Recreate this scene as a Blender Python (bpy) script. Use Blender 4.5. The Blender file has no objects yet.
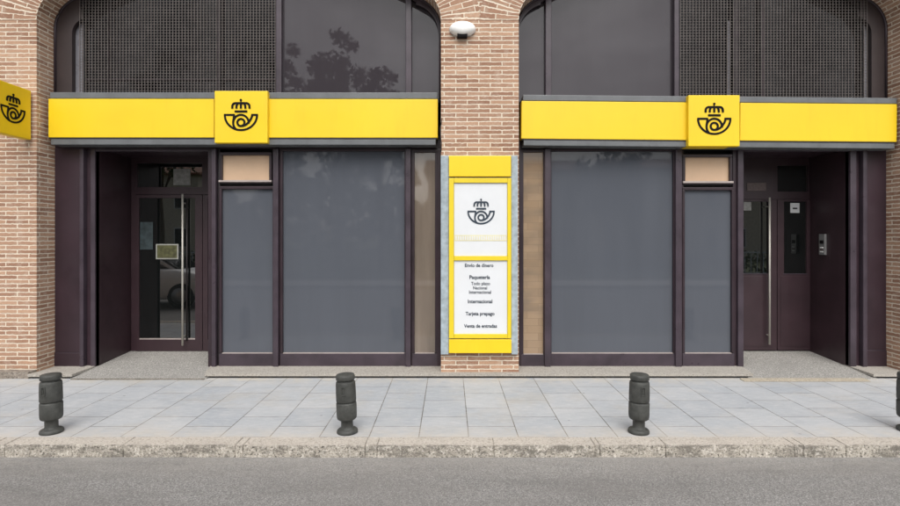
import bpy, bmesh, math, random
from mathutils import Vector, Matrix
random.seed(7)
S = bpy.context.scene
COL = S.collection
EYE, DIST, FPX = 1.625, 6.4, 550.0
def d_of(Y): return DIST + Y
def X(px, Y=0.0): return (px-450.0)/FPX*d_of(Y)          # metres along the facade
def Z(py, Y=0.0): return EYE + (237.0-py)/FPX*d_of(Y)    # metres above the pavement

# ------------------------------------------------------------------ materials
def mat(name):
    m = bpy.data.materials.new(name); m.use_nodes = True
    nt = m.node_tree; b = nt.nodes['Principled BSDF']
    return m, nt, b
def N(nt, t, **kw):
    n = nt.nodes.new(t)
    for k, v in kw.items():
        if k in n.inputs.keys(): n.inputs[k].default_value = v
        else: setattr(n, k, v)
    return n
def L(nt, a, b): nt.links.new(a, b)
def coords(nt, kind='Object', scale=(1,1,1), rot=(0,0,0), loc=(0,0,0)):
    tc = nt.nodes.new('ShaderNodeTexCoord'); mp = nt.nodes.new('ShaderNodeMapping')
    mp.inputs['Scale'].default_value = scale; mp.inputs['Rotation'].default_value = rot; mp.inputs['Location'].default_value = loc
    L(nt, tc.outputs[kind], mp.inputs[0]); return mp.outputs[0]
def geo_pos(nt, scale=(1,1,1), rot=(0,0,0), loc=(0,0,0)):
    tc = nt.nodes.new('ShaderNodeNewGeometry'); mp = nt.nodes.new('ShaderNodeMapping')
    mp.inputs['Scale'].default_value = scale; mp.inputs['Rotation'].default_value = rot; mp.inputs['Location'].default_value = loc
    L(nt, tc.outputs['Position'], mp.inputs[0]); return mp.outputs[0]
def noise(nt, vec, scale, detail=4, rough=.55, dist=0):
    n = nt.nodes.new('ShaderNodeTexNoise'); n.inputs['Scale'].default_value = scale
    n.inputs['Detail'].default_value = detail; n.inputs['Roughness'].default_value = rough; n.inputs['Distortion'].default_value = dist
    L(nt, vec, n.inputs['Vector']); return n.outputs['Fac']
def ramp(nt, fac, stops):
    r = nt.nodes.new('ShaderNodeValToRGB'); e = r.color_ramp.elements
    while len(e) < len(stops): e.new(.5)
    for i, (p, c) in enumerate(stops):
        e[i].position = p; e[i].color = (c, c, c, 1) if isinstance(c, (int, float)) else (*c, 1)
    L(nt, fac, r.inputs[0]); return r.outputs[0]
def mix(nt, a, b, fac, mode='MIX'):
    n = nt.nodes.new('ShaderNodeMix'); n.data_type = 'RGBA'; n.blend_type = mode
    for sock, v in ((n.inputs[6], a), (n.inputs[7], b), (n.inputs[0], fac)):
        if hasattr(v, 'is_output'): L(nt, v, sock)
        elif isinstance(v, (int, float)): sock.default_value = v
        else: sock.default_value = (*v, 1)
    return n.outputs[2]
def bump(nt, b, h, strength=.3, dist=.01, prev=None):
    n = nt.nodes.new('ShaderNodeBump'); n.inputs['Strength'].default_value = strength; n.inputs['Distance'].default_value = dist
    L(nt, h, n.inputs['Height'])
    if prev is not None: L(nt, prev, n.inputs['Normal'])
    L(nt, n.outputs[0], b.inputs['Normal']); return n.outputs[0]

M = {}
def simple(name, col, rough=.5, metal=0., var=.12, vscale=6., bmp=0., spec=.5, bscale=200, stretch=(1,1,1), dirt=0.):
    m, nt, b = mat(name)
    v = geo_pos(nt, stretch)
    f = noise(nt, v, vscale, 5)
    c0 = tuple(c*(1-var) for c in col); c1 = tuple(min(1, c*(1+var)) for c in col)
    c = ramp(nt, f, [(.3, c0), (.7, c1)])
    if dirt:
        g = noise(nt, geo_pos(nt, (7, 7, .9)), 1.0, 6, .65)
        c = mix(nt, c, tuple(x*.45+.01 for x in col), mixfac(nt, g, .52, .78, dirt))
    L(nt, c, b.inputs['Base Color'])
    rr = ramp(nt, noise(nt, v, vscale*2.3, 4), [(.3, max(0, rough-.07)), (.7, min(1, rough+.07))])
    L(nt, rr, b.inputs['Roughness'])
    b.inputs['Metallic'].default_value = metal
    b.inputs['Specular IOR Level'].default_value = spec
    if bmp: bump(nt, b, noise(nt, v, bscale, 3), bmp, .003)
    M[name] = m; return m
def mixfac(nt, f, lo, hi, amount):
    r = ramp(nt, f, [(lo, 0.), (hi, float(amount))]); return r

simple('frame_paint', (.030, .018, .024), .34, var=.28, vscale=3, bmp=.05, bscale=60)
simple('door_paint', (.037, .020, .025), .40, var=.18, vscale=3, bmp=.05, bscale=60)
simple('panel_paint', (.033, .018, .025), .42, var=.25, vscale=2.5, bmp=.06, bscale=50)
simple('mullion_paint', (.050, .037, .048), .34, var=.28, vscale=4)
simple('dark_metal_and_shade', (.02, .016, .018), .5)
simple('yellow_sign', (.82, .565, .012), .42, var=.035, vscale=1.4, bmp=.02, bscale=30, dirt=.12)
simple('yellow_frame', (.72, .55, .02), .42, var=.04, vscale=2)
simple('sign_edge', (.62, .50, .03), .5)
simple('sign_white', (.68, .70, .72), .35, var=.02)
simple('sign_black', (.008, .007, .008), .8, spec=.15)
simple('sign_navy', (.020, .035, .055), .5)
simple('sign_cream', (.68, .64, .42), .4)
simple('grey_beam', (.125, .133, .14), .42, var=.15, vscale=5, dirt=.35)
simple('beam_dark', (.07, .075, .075), .45, var=.15, vscale=5)
simple('galvanised', (.33, .39, .43), .48, metal=.0, var=.25, vscale=16, bmp=.05, dirt=.5)
simple('steel', (.55, .53, .48), .5, metal=.4, var=.05)
simple('grille_wire', (.10, .086, .080), .6, var=.25, vscale=7)
simple('iron', (.048, .050, .046), .6, var=.35, vscale=18, bmp=.5, bscale=110, dirt=-0.0)
simple('lamp_white', (.86, .86, .84), .3, var=.02)
simple('pale_strip', (.17, .165, .185), .3)  # grey reflection on the end panes, painted in; also the blind edge
simple('surround_paint', (.034, .023, .023), .5)
simple('house_wall', (.55, .50, .42), .85)
simple('roof_tile', (.22, .10, .06), .8)
simple('seal', (.38, .33, .31), .5)
simple('board', (.60, .42, .28), .55, var=.06, vscale=4)
simple('paper', (.55, .56, .56), .6, var=.04)
simple('paper_dim', (.33, .33, .30), .6)
simple('paper_grey', (.22, .22, .21), .6, var=.3, vscale=20)
simple('plate_metal', (.12, .085, .08), .45, var=.3, vscale=40)
simple('intercom_metal', (.40, .40, .40), .35, metal=.6, var=.1)
simple('rubber', (.012, .012, .012), .8)
simple('car_paint', (.78, .79, .80), .22, var=.02)
simple('car_glass', (.01, .012, .014), .05)
simple('rim', (.35, .35, .36), .35, metal=.8)
simple('red_light', (.35, .01, .01), .2)
simple('bark', (.09, .065, .045), .9, var=.35, vscale=9, bmp=.8, bscale=25)
simple('leaf_card_green', (.085, .085, .035), .5, var=.5, vscale=22)
simple('leaflet_blue', (.035, .05, .055), .5, var=.5, vscale=16)

# brick -----------------------------------------------------------
def brick_mat():
    m, nt, b = mat('brick')
    uv = coords(nt, 'UV')
    gp = geo_pos(nt)
    nz = nt.nodes.new('ShaderNodeTexNoise'); nz.inputs['Scale'].default_value = 26; nz.inputs['Detail'].default_value = 3
    L(nt, uv, nz.inputs['Vector'])
    sub = N(nt, 'ShaderNodeVectorMath', operation='SUBTRACT'); sub.inputs[1].default_value = (.5, .5, .5); L(nt, nz.outputs['Color'], sub.inputs[0])
    sc = N(nt, 'ShaderNodeVectorMath', operation='SCALE'); sc.inputs['Scale'].default_value = .017; L(nt, sub.outputs[0], sc.inputs[0])
    ad = N(nt, 'ShaderNodeVectorMath', operation='ADD'); L(nt, uv, ad.inputs[0]); L(nt, sc.outputs[0], ad.inputs[1])
    def bt(c1, c2, mo, ms):
        t = nt.nodes.new('ShaderNodeTexBrick'); t.offset = .5; t.squash = 1
        t.inputs['Scale'].default_value = 1; t.inputs['Brick Width'].default_value = .2685; t.inputs['Row Height'].default_value = .0497
        t.inputs['Mortar Size'].default_value = ms; t.inputs['Mortar Smooth'].default_value = .25
        t.inputs['Color1'].default_value = (*c1, 1); t.inputs['Color2'].default_value = (*c2, 1); t.inputs['Mortar'].default_value = (*mo, 1)
        L(nt, ad.outputs[0], t.inputs['Vector']); return t
    t1 = bt((.30, .168, .112), (.49, .312, .21), (.74, .645, .53), .0070)
    # whitish bloom and darker fired patches on the bricks
    g = noise(nt, uv, 9, 6, .7)
    c = mix(nt, t1.outputs['Color'], (.60, .50, .41), mixfac(nt, g, .50, .75, .6))
    g2 = noise(nt, uv, 55, 4, .7)
    c = mix(nt, c, (.17, .10, .07), mixfac(nt, g2, .54, .76, .6))
    g3 = noise(nt, gp, .9, 4, .6)
    c = mix(nt, c, (.45, .36, .30), mixfac(nt, g3, .42, .72, .35), 'MULTIPLY')
    # keep the mortar pale
    c = mix(nt, c, (.72, .63, .51), mixfac(nt, t1.outputs['Fac'], .35, .9, .85))
    L(nt, c, b.inputs['Base Color']); b.inputs['Roughness'].default_value = .9
    b.inputs['Specular IOR Level'].default_value = .25
    inv = N(nt, 'ShaderNodeMath', operation='SUBTRACT'); inv.inputs[0].default_value = 1; L(nt, t1.outputs['Fac'], inv.inputs[1])
    p = bump(nt, b, inv.outputs[0], .9, .010)
    bump(nt, b, g2, .5, .003, p)
    M['brick'] = m
brick_mat()

def slab_mat():
    m, nt, b = mat('paving_slabs')
    # running rows along Y: brick rows across X
    uv = geo_pos(nt, rot=(0, 0, math.radians(90)))
    t = nt.nodes.new('ShaderNodeTexBrick'); t.offset = .5; t.squash = 1
    t.inputs['Scale'].default_value = 1; t.inputs['Brick Width'].default_value = .5; t.inputs['Row Height'].default_value = .4045
    t.inputs['Mortar Size'].default_value = .0050; t.inputs['Mortar Smooth'].default_value = .3
    t.inputs['Color1'].default_value = (.345, .37, .40, 1); t.inputs['Color2'].default_value = (.42, .437, .455, 1); t.inputs['Mortar'].default_value = (.13, .12, .105, 1)
    # phase: joints at X = .151 and Y = -.935
    mp = t.inputs['Vector']
    src = uv.node
    # rotated +90: u = -Y, v = X
    src.inputs['Location'].default_value = (-.935 % .5 + .0, .4045*2 - .151, 0)
    L(nt, uv, mp)
    gp = geo_pos(nt)
    c = t.outputs['Color']
    c = mix(nt, c, (.50, .50, .50), mixfac(nt, noise(nt, gp, 2.1, 6, .65), .45, .78, .6))
    c = mix(nt, c, (.28, .30, .325), mixfac(nt, noise(nt, geo_pos(nt, (1, 2.4, 1), loc=(3, 1, 0)), 3.2, 6, .7), .50, .80, .55))
    c = mix(nt, c, (.25, .245, .235), mixfac(nt, noise(nt, gp, 38, 4, .75), .60, .85, .45))
    c = mix(nt, c, (.62, .61, .59), mixfac(nt, noise(nt, gp, 90, 3, .75), .60, .85, .5))
    c = mix(nt, c, (.40, .36, .30), mixfac(nt, noise(nt, geo_pos(nt, (1, 1, 1), loc=(9, 2, 0)), 1.3, 7, .72), .52, .74, .55))
    c = mix(nt, c, (.58, .58, .575), mixfac(nt, noise(nt, geo_pos(nt, (1, 3.5, 1), loc=(2, 8, 0)), 9, 7, .8), .50, .72, .6))
    c = mix(nt, c, (.24, .25, .265), mixfac(nt, noise(nt, geo_pos(nt, (1, 3.0, 1), loc=(7, 3, 0)), 14, 7, .8), .54, .74, .5))
    vs = nt.nodes.new('ShaderNodeTexVoronoi'); vs.inputs['Scale'].default_value = 3.1; vs.inputs['Randomness'].default_value = 1; L(nt, gp, vs.inputs['Vector'])
    c = mix(nt, c, (.17, .165, .16), ramp(nt, vs.outputs['Distance'], [(.035, .6), (.05, 0.)]))
    # warm dust where the slabs meet kerb and building
    s = nt.nodes.new('ShaderNodeSeparateXYZ'); L(nt, gp, s.inputs[0])
    a = N(nt, 'ShaderNodeMapRange'); a.inputs['From Min'].default_value = -1.62; a.inputs['From Max'].default_value = -1.98; L(nt, s.outputs['Y'], a.inputs['Value'])
    mu = N(nt, 'ShaderNodeMath', operation='MULTIPLY'); L(nt, a.outputs[0], mu.inputs[0]); L(nt, ramp(nt, noise(nt, gp, 7, 5, .7), [(.3, .1), (.7, .8)]), mu.inputs[1])
    c = mix(nt, c, (.52, .47, .40), mu.outputs[0])
    a2 = N(nt, 'ShaderNodeMapRange'); a2.inputs['From Min'].default_value = -.42; a2.inputs['From Max'].default_value = -.12; L(nt, s.outputs['Y'], a2.inputs['Value'])
    mu2 = N(nt, 'ShaderNodeMath', operation='MULTIPLY'); L(nt, a2.outputs[0], mu2.inputs[0]); L(nt, ramp(nt, noise(nt, gp, 5, 5, .7), [(.35, .0), (.7, .9)]), mu2.inputs[1])
    c = mix(nt, c, (.50, .46, .39), mu2.outputs[0])
    L(nt, c, b.inputs['Base Color']); b.inputs['Roughness'].default_value = .8
    b.inputs['Specular IOR Level'].default_value = .3
    inv = N(nt, 'ShaderNodeMath', operation='SUBTRACT'); inv.inputs[0].default_value = 1; L(nt, t.outputs['Fac'], inv.inputs[1])
    p = bump(nt, b, inv.outputs[0], .5, .004)
    bump(nt, b, noise(nt, gp, 120, 4, .7), .25, .002, p)
    M['paving_slabs'] = m
slab_mat()

def asphalt_mat():
    m, nt, b = mat('asphalt')
    gp = geo_pos(nt)
    f = noise(nt, gp, 120, 4, .85)
    c = ramp(nt, f, [(.34, (.06, .059, .058)), (.46, (.185, .182, .178)), (.55, (.24, .236, .23)), (.66, (.62, .61, .59))])
    vo = nt.nodes.new('ShaderNodeTexVoronoi'); vo.inputs['Scale'].default_value = 130; L(nt, gp, vo.inputs['Vector'])
    c = mix(nt, c, (.34, .325, .31), mixfac(nt, vo.outputs['Color'], .62, .9, .7))
    c = mix(nt, c, (.20, .19, .182), mixfac(nt, noise(nt, geo_pos(nt, (.5, 1.6, 1)), 1.4, 5, .6), .35, .70, .55))
    c = mix(nt, c, (.10, .098, .095), mixfac(nt, noise(nt, geo_pos(nt, (.35, 1.2, 1), loc=(4, 7, 0)), 1.1, 6, .7), .50, .78, .5))
    vc = nt.nodes.new('ShaderNodeTexVoronoi'); vc.feature = 'DISTANCE_TO_EDGE'; vc.inputs['Scale'].default_value = .42
    nw = nt.nodes.new('ShaderNodeTexNoise'); nw.inputs['Scale'].default_value = 3; nw.inputs['Detail'].default_value = 6; L(nt, gp, nw.inputs['Vector'])
    L(nt, mix(nt, gp, nw.outputs['Color'], .22), vc.inputs['Vector'])
    c = mix(nt, c, (.08, .077, .075), ramp(nt, vc.outputs['Distance'], [(.001, .16), (.003, 0.)]))
    s = nt.nodes.new('ShaderNodeSeparateXYZ'); L(nt, gp, s.inputs[0])
    a = N(nt, 'ShaderNodeMapRange'); a.inputs['From Min'].default_value = -2.55; a.inputs['From Max'].default_value = -2.13; L(nt, s.outputs['Y'], a.inputs['Value'])
    mu = N(nt, 'ShaderNodeMath', operation='MULTIPLY'); L(nt, a.outputs[0], mu.inputs[0]); L(nt, ramp(nt, noise(nt, geo_pos(nt, (1, 2.5, 1)), 4, 6, .75), [(.3, .1), (.68, .95)]), mu.inputs[1])
    mz = N(nt, 'ShaderNodeMath', operation='MULTIPLY'); L(nt, mu.outputs[0], mz.inputs[0]); mz.inputs[1].default_value = .6
    c = mix(nt, c, (.36, .34, .31), mz.outputs[0])
    L(nt, c, b.inputs['Base Color']); b.inputs['Roughness'].default_value = .9; b.inputs['Specular IOR Level'].default_value = .25
    bump(nt, b, f, .7, .006)
    M['asphalt'] = m
asphalt_mat()

def granite(name, base, dark, light, dirt=0., scale=70, moss=0.):
    m, nt, b = mat(name)
    gp = geo_pos(nt)
    c = ramp(nt, noise(nt, gp, scale, 3, .8), [(.36, dark), (.47, base), (.56, base), (.66, light)])
    if dirt:
        c = mix(nt, c, tuple(x*.33 for x in base), mixfac(nt, noise(nt, geo_pos(nt, (1., 1, 2.2)), 5, 8, .85), .45, .58, dirt*.85))
        c = mix(nt, c, light, mixfac(nt, noise(nt, geo_pos(nt, (1, 1, 1), loc=(5, 5, 5)), 28, 5, .8), .54, .68, dirt*.8))
    else:
        c = mix(nt, c, tuple(x*.6 for x in base), mixfac(nt, noise(nt, gp, 3, 6, .7), .5, .8, .5))
    L(nt, c, b.inputs['Base Color']); b.inputs['Roughness'].default_value = .85; b.inputs['Specular IOR Level'].default_value = .3
    bump(nt, b, noise(nt, gp, scale, 4, .75), .5 if dirt else .25, .006 if dirt else .003)
    M[name] = m
granite('kerb_top', (.47, .43, .38), (.26, .235, .20), (.58, .55, .50))
granite('kerb_face', (.43, .395, .34), (.035, .03, .027), (.74, .70, .64), dirt=1., scale=55)
granite('sill_stone', (.38, .355, .315), (.20, .185, .165), (.52, .49, .45), scale=60)
granite('sill_edge', (.20, .18, .15), (.07, .06, .05), (.36, .32, .27), dirt=.6, scale=60)
granite('terrazzo', (.31, .30, .28), (.12, .12, .11), (.62, .60, .56), scale=70)
granite('cement', (.40, .355, .28), (.28, .24, .19), (.50, .46, .38), scale=40)
granite('rough_base', (.26, .225, .19), (.08, .07, .06), (.42, .38, .33), dirt=.6, scale=30)

def pane_mat(name, col, rough, ior=1.5, vertical=.0, wav=.0):
    m, nt, b = mat(name)
    gp = geo_pos(nt)
    c = ramp(nt, noise(nt, geo_pos(nt, (3, 3, .35)), 1.6, 5, .6), [(.3, tuple(x*(1-vertical) for x in col)), (.7, tuple(x*(1+vertical) for x in col))])
    L(nt, c, b.inputs['Base Color']); 
    rr = ramp(nt, noise(nt, geo_pos(nt, (4, 4, 1.2)), 3, 6, .7), [(.4, rough), (.8, rough+.05)]); L(nt, rr, b.inputs['Roughness'])
    b.inputs['IOR'].default_value = ior
    if wav: bump(nt, b, noise(nt, gp, 1.1, 2, .5), wav, .004)
    M[name] = m
pane_mat('film_glass', (.088, .096, .114), .02, 1.44, .04, .03)
pane_mat('upper_glass', (.046, .040, .046), .012, 1.46, .06, .05)
pane_mat('grille_glass', (.009, .007, .008), .03, 1.33, .3, .3)
pane_mat('door_glass', (.006, .007, .007), .0, 2.1, .2, .1)
pane_mat('bronze_glass', (.19, .155, .125), .02, 1.65, .2, .2)
def brick_reflection_glass():
    # brown glass strip; the reflected brick courses are painted into its colour
    m, nt, b = mat('brick_reflection_glass')
    uv = geo_pos(nt, rot=(math.radians(90), 0, 0))
    t = nt.nodes.new('ShaderNodeTexBrick'); t.inputs['Scale'].default_value = 1; t.inputs['Brick Width'].default_value = .27; t.inputs['Row Height'].default_value = .09
    t.inputs['Mortar Size'].default_value = .003
    t.inputs['Color1'].default_value = (.30, .215, .14, 1); t.inputs['Color2'].default_value = (.35, .255, .17, 1); t.inputs['Mortar'].default_value = (.27, .195, .13, 1)
    L(nt, uv, t.inputs['Vector'])
    c = mix(nt, t.outputs['Color'], (.21, .165, .125), mixfac(nt, noise(nt, geo_pos(nt, (.6, .6, 1.6)), 2.2, 3), .42, .6, .7))
    L(nt, c, b.inputs['Base Color']); b.inputs['Roughness'].default_value = .05; b.inputs['IOR'].default_value = 1.5
    M['brick_reflection_glass'] = m
brick_reflection_glass()
def grass_mat():
    m, nt, b = mat('grass')
    gp = geo_pos(nt)
    c = ramp(nt, noise(nt, gp, 3, 8, .8), [(.3, (.03, .045, .015)), (.7, (.10, .12, .04))])
    L(nt, c, b.inputs['Base Color']); b.inputs['Roughness'].default_value = .9; M['grass'] = m
grass_mat()
def leaf_mat():
    m, nt, b = mat('foliage')
    c = ramp(nt, noise(nt, geo_pos(nt), 1.2, 4, .7), [(.3, (.028, .045, .014)), (.7, (.085, .12, .035))])
    L(nt, c, b.inputs['Base Color']); b.inputs['Roughness'].default_value = .7; M['foliage'] = m
leaf_mat()

# ------------------------------------------------------------------ mesh helpers
class MB:
    def __init__(s): s.bm = bmesh.new(); s.uv = s.bm.loops.layers.uv.new('UVMap'); s.mats = []
    def mi(s, m):
        if m not in s.mats: s.mats.append(m)
        return s.mats.index(m)
    def box(s, x0, x1, y0, y1, z0, z1, m, bev=0.):
        if x0 > x1: x0, x1 = x1, x0
        if y0 > y1: y0, y1 = y1, y0
        if z0 > z1: z0, z1 = z1, z0
        t = bmesh.new(); bmesh.ops.create_cube(t, size=1)
        for v in t.verts: v.co = Vector(((x0+x1)/2+v.co.x*(x1-x0), (y0+y1)/2+v.co.y*(y1-y0), (z0+z1)/2+v.co.z*(z1-z0)))
        if bev: bmesh.ops.bevel(t, geom=t.edges[:], offset=min(bev, (x1-x0)*.4, (y1-y0)*.4, (z1-z0)*.4), segments=2, affect='EDGES', profile=.6)
        s.add(t, m); return s
    def add(s, t, m, mtx=None):
        k = s.mi(m); mp = {}
        for v in t.verts: mp[v] = s.bm.verts.new(mtx @ v.co if mtx else v.co)
        for f in t.faces:
            try: nf = s.bm.faces.new([mp[v] for v in f.verts])
            except ValueError: continue
            nf.material_index = k; nf.smooth = f.smooth
        t.free()
    def face(s, pts, m, uvs=None, smooth=False):
        f = s.bm.faces.new([s.bm.verts.new(p) for p in pts]); f.material_index = s.mi(m); f.smooth = smooth
        if uvs:
            for l, u in zip(f.loops, uvs): l[s.uv].uv = u
        return f
    def prism(s, pts, axis, a, b, m):
        """closed polygon extruded: axis 'y' -> pts are (x,z), from a to b; axis 'x' -> (y,z); axis 'z' -> (x,y)"""
        def P(p, t): return {'y': (p[0], t, p[1]), 'x': (t, p[0], p[1]), 'z': (p[0], p[1], t)}[axis]
        t = bmesh.new(); va = [t.verts.new(P(p, a)) for p in pts]; vb = [t.verts.new(P(p, b)) for p in pts]
        t.faces.new(va); t.faces.new(vb[::-1])
        for i in range(len(pts)): j = (i+1) % len(pts); t.faces.new((va[j], va[i], vb[i], vb[j]))
        bmesh.ops.recalc_face_normals(t, faces=t.faces[:]); s.add(t, m); return s
    def lathe(s, prof, m, seg=40, centre=(0, 0, 0), flatten=(1, 1, 1), axis='z'):
        t = bmesh.new(); rings = []
        for r, z in prof:
            rings.append([t.verts.new((r*math.cos(2*math.pi*i/seg), r*math.sin(2*math.pi*i/seg), z)) for i in range(seg)])
        for a, b in zip(rings, rings[1:]):
            for i in range(seg):
                j = (i+1) % seg; f = t.faces.new((a[i], a[j], b[j], b[i])); f.smooth = True
        t.faces.new(rings[0][::-1]); t.faces.new(rings[-1])
        R = {'z': Matrix(), 'y': Matrix.Rotation(math.radians(90), 4, 'X'), 'x': Matrix.Rotation(math.radians(90), 4, 'Y')}[axis]
        bmesh.ops.remove_doubles(t, verts=t.verts[:], dist=1e-5)
        s.add(t, m, Matrix.Translation(centre) @ Matrix.Diagonal((*flatten, 1)) @ R); return s
    def tube(s, pts, r, m, seg=8, r1=None):
        pts = [Vector(p) for p in pts]; n = len(pts); rings = []
        t = bmesh.new()
        for i, p in enumerate(pts):
            d = (pts[min(i+1, n-1)]-pts[max(i-1, 0)]).normalized()
            u = d.cross(Vector((0, 0, 1)) if abs(d.z) < .9 else Vector((1, 0, 0))).normalized(); w = d.cross(u)
            rr = r if r1 is None else r+(r1-r)*i/(n-1)
            rings.append([t.verts.new(p+u*rr*math.cos(2*math.pi*k/seg)+w*rr*math.sin(2*math.pi*k/seg)) for k in range(seg)])
        for a, b in zip(rings, rings[1:]):
            for k in range(seg):
                f = t.faces.new((a[k], a[(k+1) % seg], b[(k+1) % seg], b[k])); f.smooth = True
        t.faces.new(rings[0][::-1]); t.faces.new(rings[-1])
        bmesh.ops.recalc_face_normals(t, faces=t.faces[:]); s.add(t, m); return s
    def build(s, name, parent=None):
        me = bpy.data.meshes.new(name); s.bm.to_mesh(me); s.bm.free()
        for m in s.mats: me.materials.append(M[m])
        o = bpy.data.objects.new(name, me); COL.objects.link(o)
        if parent is not None: o.parent = parent
        return o
def tag(o, label, cat, group=None):
    o['label'] = label; o['category'] = cat
    if group: o['group'] = group
    return o
def empty(name, loc=(0, 0, 0), label=None, cat=None, group=None):
    o = bpy.data.objects.new(name, None); o.location = loc; o.empty_display_size = .2; COL.objects.link(o)
    return tag(o, label, cat, group)
def struct(o): o['kind'] = 'structure'; return o

# ------------------------------------------------------------------ ground
ROADZ = -.088
KY0, KY1 = -2.13, -1.955        # kerb front and back
m = MB(); m.face([(-300, -400, ROADZ-.01), (300, -400, ROADZ-.01), (300, 60, ROADZ-.01), (-300, 60, ROADZ-.01)], 'grass'); struct(m.build('ground'))
m = MB(); m.face([(-60, -11.2, ROADZ), (60, -11.2, ROADZ), (60, KY0+.01, ROADZ), (-60, KY0+.01, ROADZ)], 'asphalt'); struct(m.build('road'))
m = MB(); m.box(-60, 60, KY1, .02, -.2, 0, 'paving_slabs'); struct(m.build('pavement'))
m = MB(); m.box(-60, 60, -13.6, -11.2, -.2, .02, 'paving_slabs'); struct(m.build('far_pavement'))
# kerb stones
m = MB()
edges = [-140, -10, 4, 123, 235, 243, 365, 377, 494, 595, 600, 666, 795, 804, 846, 935, 1060]
xs = [(e-450)/FPX*4.27 for e in edges]
while xs[0] > -30: xs.insert(0, xs[0]-1.0)
while xs[-1] < 30: xs.append(xs[-1]+1.0)
rk = random.Random(3)
for a, b in zip(xs, xs[1:]):
    j = rk.uniform(-.003, .003); g = .0012
    t = bmesh.new(); bmesh.ops.create_cube(t, size=1)
    for v in t.verts: v.co = Vector(((a+b)/2+v.co.x*(b-a-2*g), (KY0+KY1)/2+v.co.y*(KY1-KY0-.004)+(j if v.co.y < 0 else 0), -.07+v.co.z*.15+j*.5+.004))
    es = [e for e in t.edges]
    bmesh.ops.bevel(t, geom=es, offset=.004, segments=2, affect='EDGES')
    bmesh.ops.subdivide_edges(t, edges=[e for e in t.edges if abs((e.verts[0].co-e.verts[1].co).x) > .1], cuts=14)
    for v in t.verts:
        if v.co.y < KY0+.03: v.co.y += rk.uniform(-.003, .003); v.co.z += rk.uniform(-.002, .001)
    top = [f for f in t.faces if f.normal.z > .6]
    k1 = m.mi('kerb_top'); k2 = m.mi('kerb_face')
    mp = {v: m.bm.verts.new(v.co) for v in t.verts}
    for f in t.faces:
        nf = m.bm.faces.new([mp[v] for v in f.verts]); nf.material_index = k1 if f.normal.z > .55 else k2
    t.free()
m.box(-40, 40, KY0+.03, KY1-.03, -.2, -.004, 'kerb_face')
struct(m.build('kerb'))

# ------------------------------------------------------------------ building
building = empty('post_office_building', (0, 0, 0), 'brick post office building with two wide arched bays of dark purple framed glass', 'building')
XL0, XL1 = -4.81, -.105
XR0, XR1 = .80, 5.31
ZS, RC, TOP = 4.15, .40, 6.2
RDEP = .29        # reveal depth
def arch(xl, xr, inset=0., n1=10, n2=16):
    """points from left springing over the top to the right springing, with arc parameter"""
    r = RC; a = math.radians(60); xc = (xl+xr)/2; cx = xl+r
    pts = []
    for i in range(n1+1):
        t = a*i/n1; pts.append((cx-(r-inset)*math.cos(t), ZS+(r-inset)*math.sin(t)))
    R = (xc-(xl+r-r*math.cos(a)))/math.cos(a); ccx, ccz = xc, ZS+r*math.sin(a)-R*math.sin(a)
    for i in range(1, n2+1):
        t = a+(math.pi/2-a)*i/n2; pts.append((ccx-(R-inset)*math.cos(t), ccz+(R-inset)*math.sin(t)))
    right = [(2*xc-x, z) for x, z in pts[:-1]][::-1]
    return pts+right
def uvw(x, z): return (x+20.07, z+.012)
m = MB()
def wquad(x0, x1, z0, z1):
    m.face([(x0, 0, z0), (x1, 0, z0), (x1, 0, z1), (x0, 0, z1)], 'brick', [uvw(x0, z0), uvw(x1, z0), uvw(x1, z1), uvw(x0, z1)])
PB = .045
wquad(-14, XL0, .08, TOP); wquad(XL1, XR0, PB, TOP); wquad(XR1, 14, PB, TOP)
for (xl, xr) in ((XL0, XL1), (XR0, XR1)):
    p = arch(xl, xr)
    for (xa, za), (xb, zb) in zip(p, p[1:]):
        m.face([(xa, 0, za), (xb, 0, zb), (xb, 0, TOP), (xa, 0, TOP)], 'brick', [uvw(xa, za), uvw(xb, zb), uvw(xb, TOP), uvw(xa, TOP)])
    # reveals: left jamb, soffit, right jamb
    path = [(xl, PB)]+p+[(xr, PB)]
    s = PB; D = .60
    for (xa, za), (xb, zb) in zip(path, path[1:]):
        ln = math.hypot(xb-xa, zb-za)
        m.face([(xa, 0, za), (xa, D, za), (xb, D, zb), (xb, 0, zb)], 'brick', [(xl+20.07, s+.012), (xl+20.07+D, s+.012), (xl+20.07+D, s+ln+.012), (xl+20.07, s+ln+.012)])
        s += ln
m.face([(-14, 0, TOP), (14, 0, TOP), (14, 7, TOP), (-14, 7, TOP)], 'sill_stone')
m.face([(-14, 0, 0), (-14, 0, TOP), (-14, 7, TOP), (-14, 7, 0)], 'brick', [(0, 0), (0, 6), (7, 6), (7, 0)])
m.face([(14, 0, 0), (14, 0, TOP), (14, 7, TOP), (14, 7, 0)], 'brick', [(0, 0), (0, 6), (7, 6), (7, 0)])
m.face([(-14, 7, 0), (-14, 7, TOP), (14, 7, TOP), (14, 7, 0)], 'brick', [(0, 0), (0, 6), (28, 6), (28, 0)])
m.build('brick_wall', building)
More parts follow.
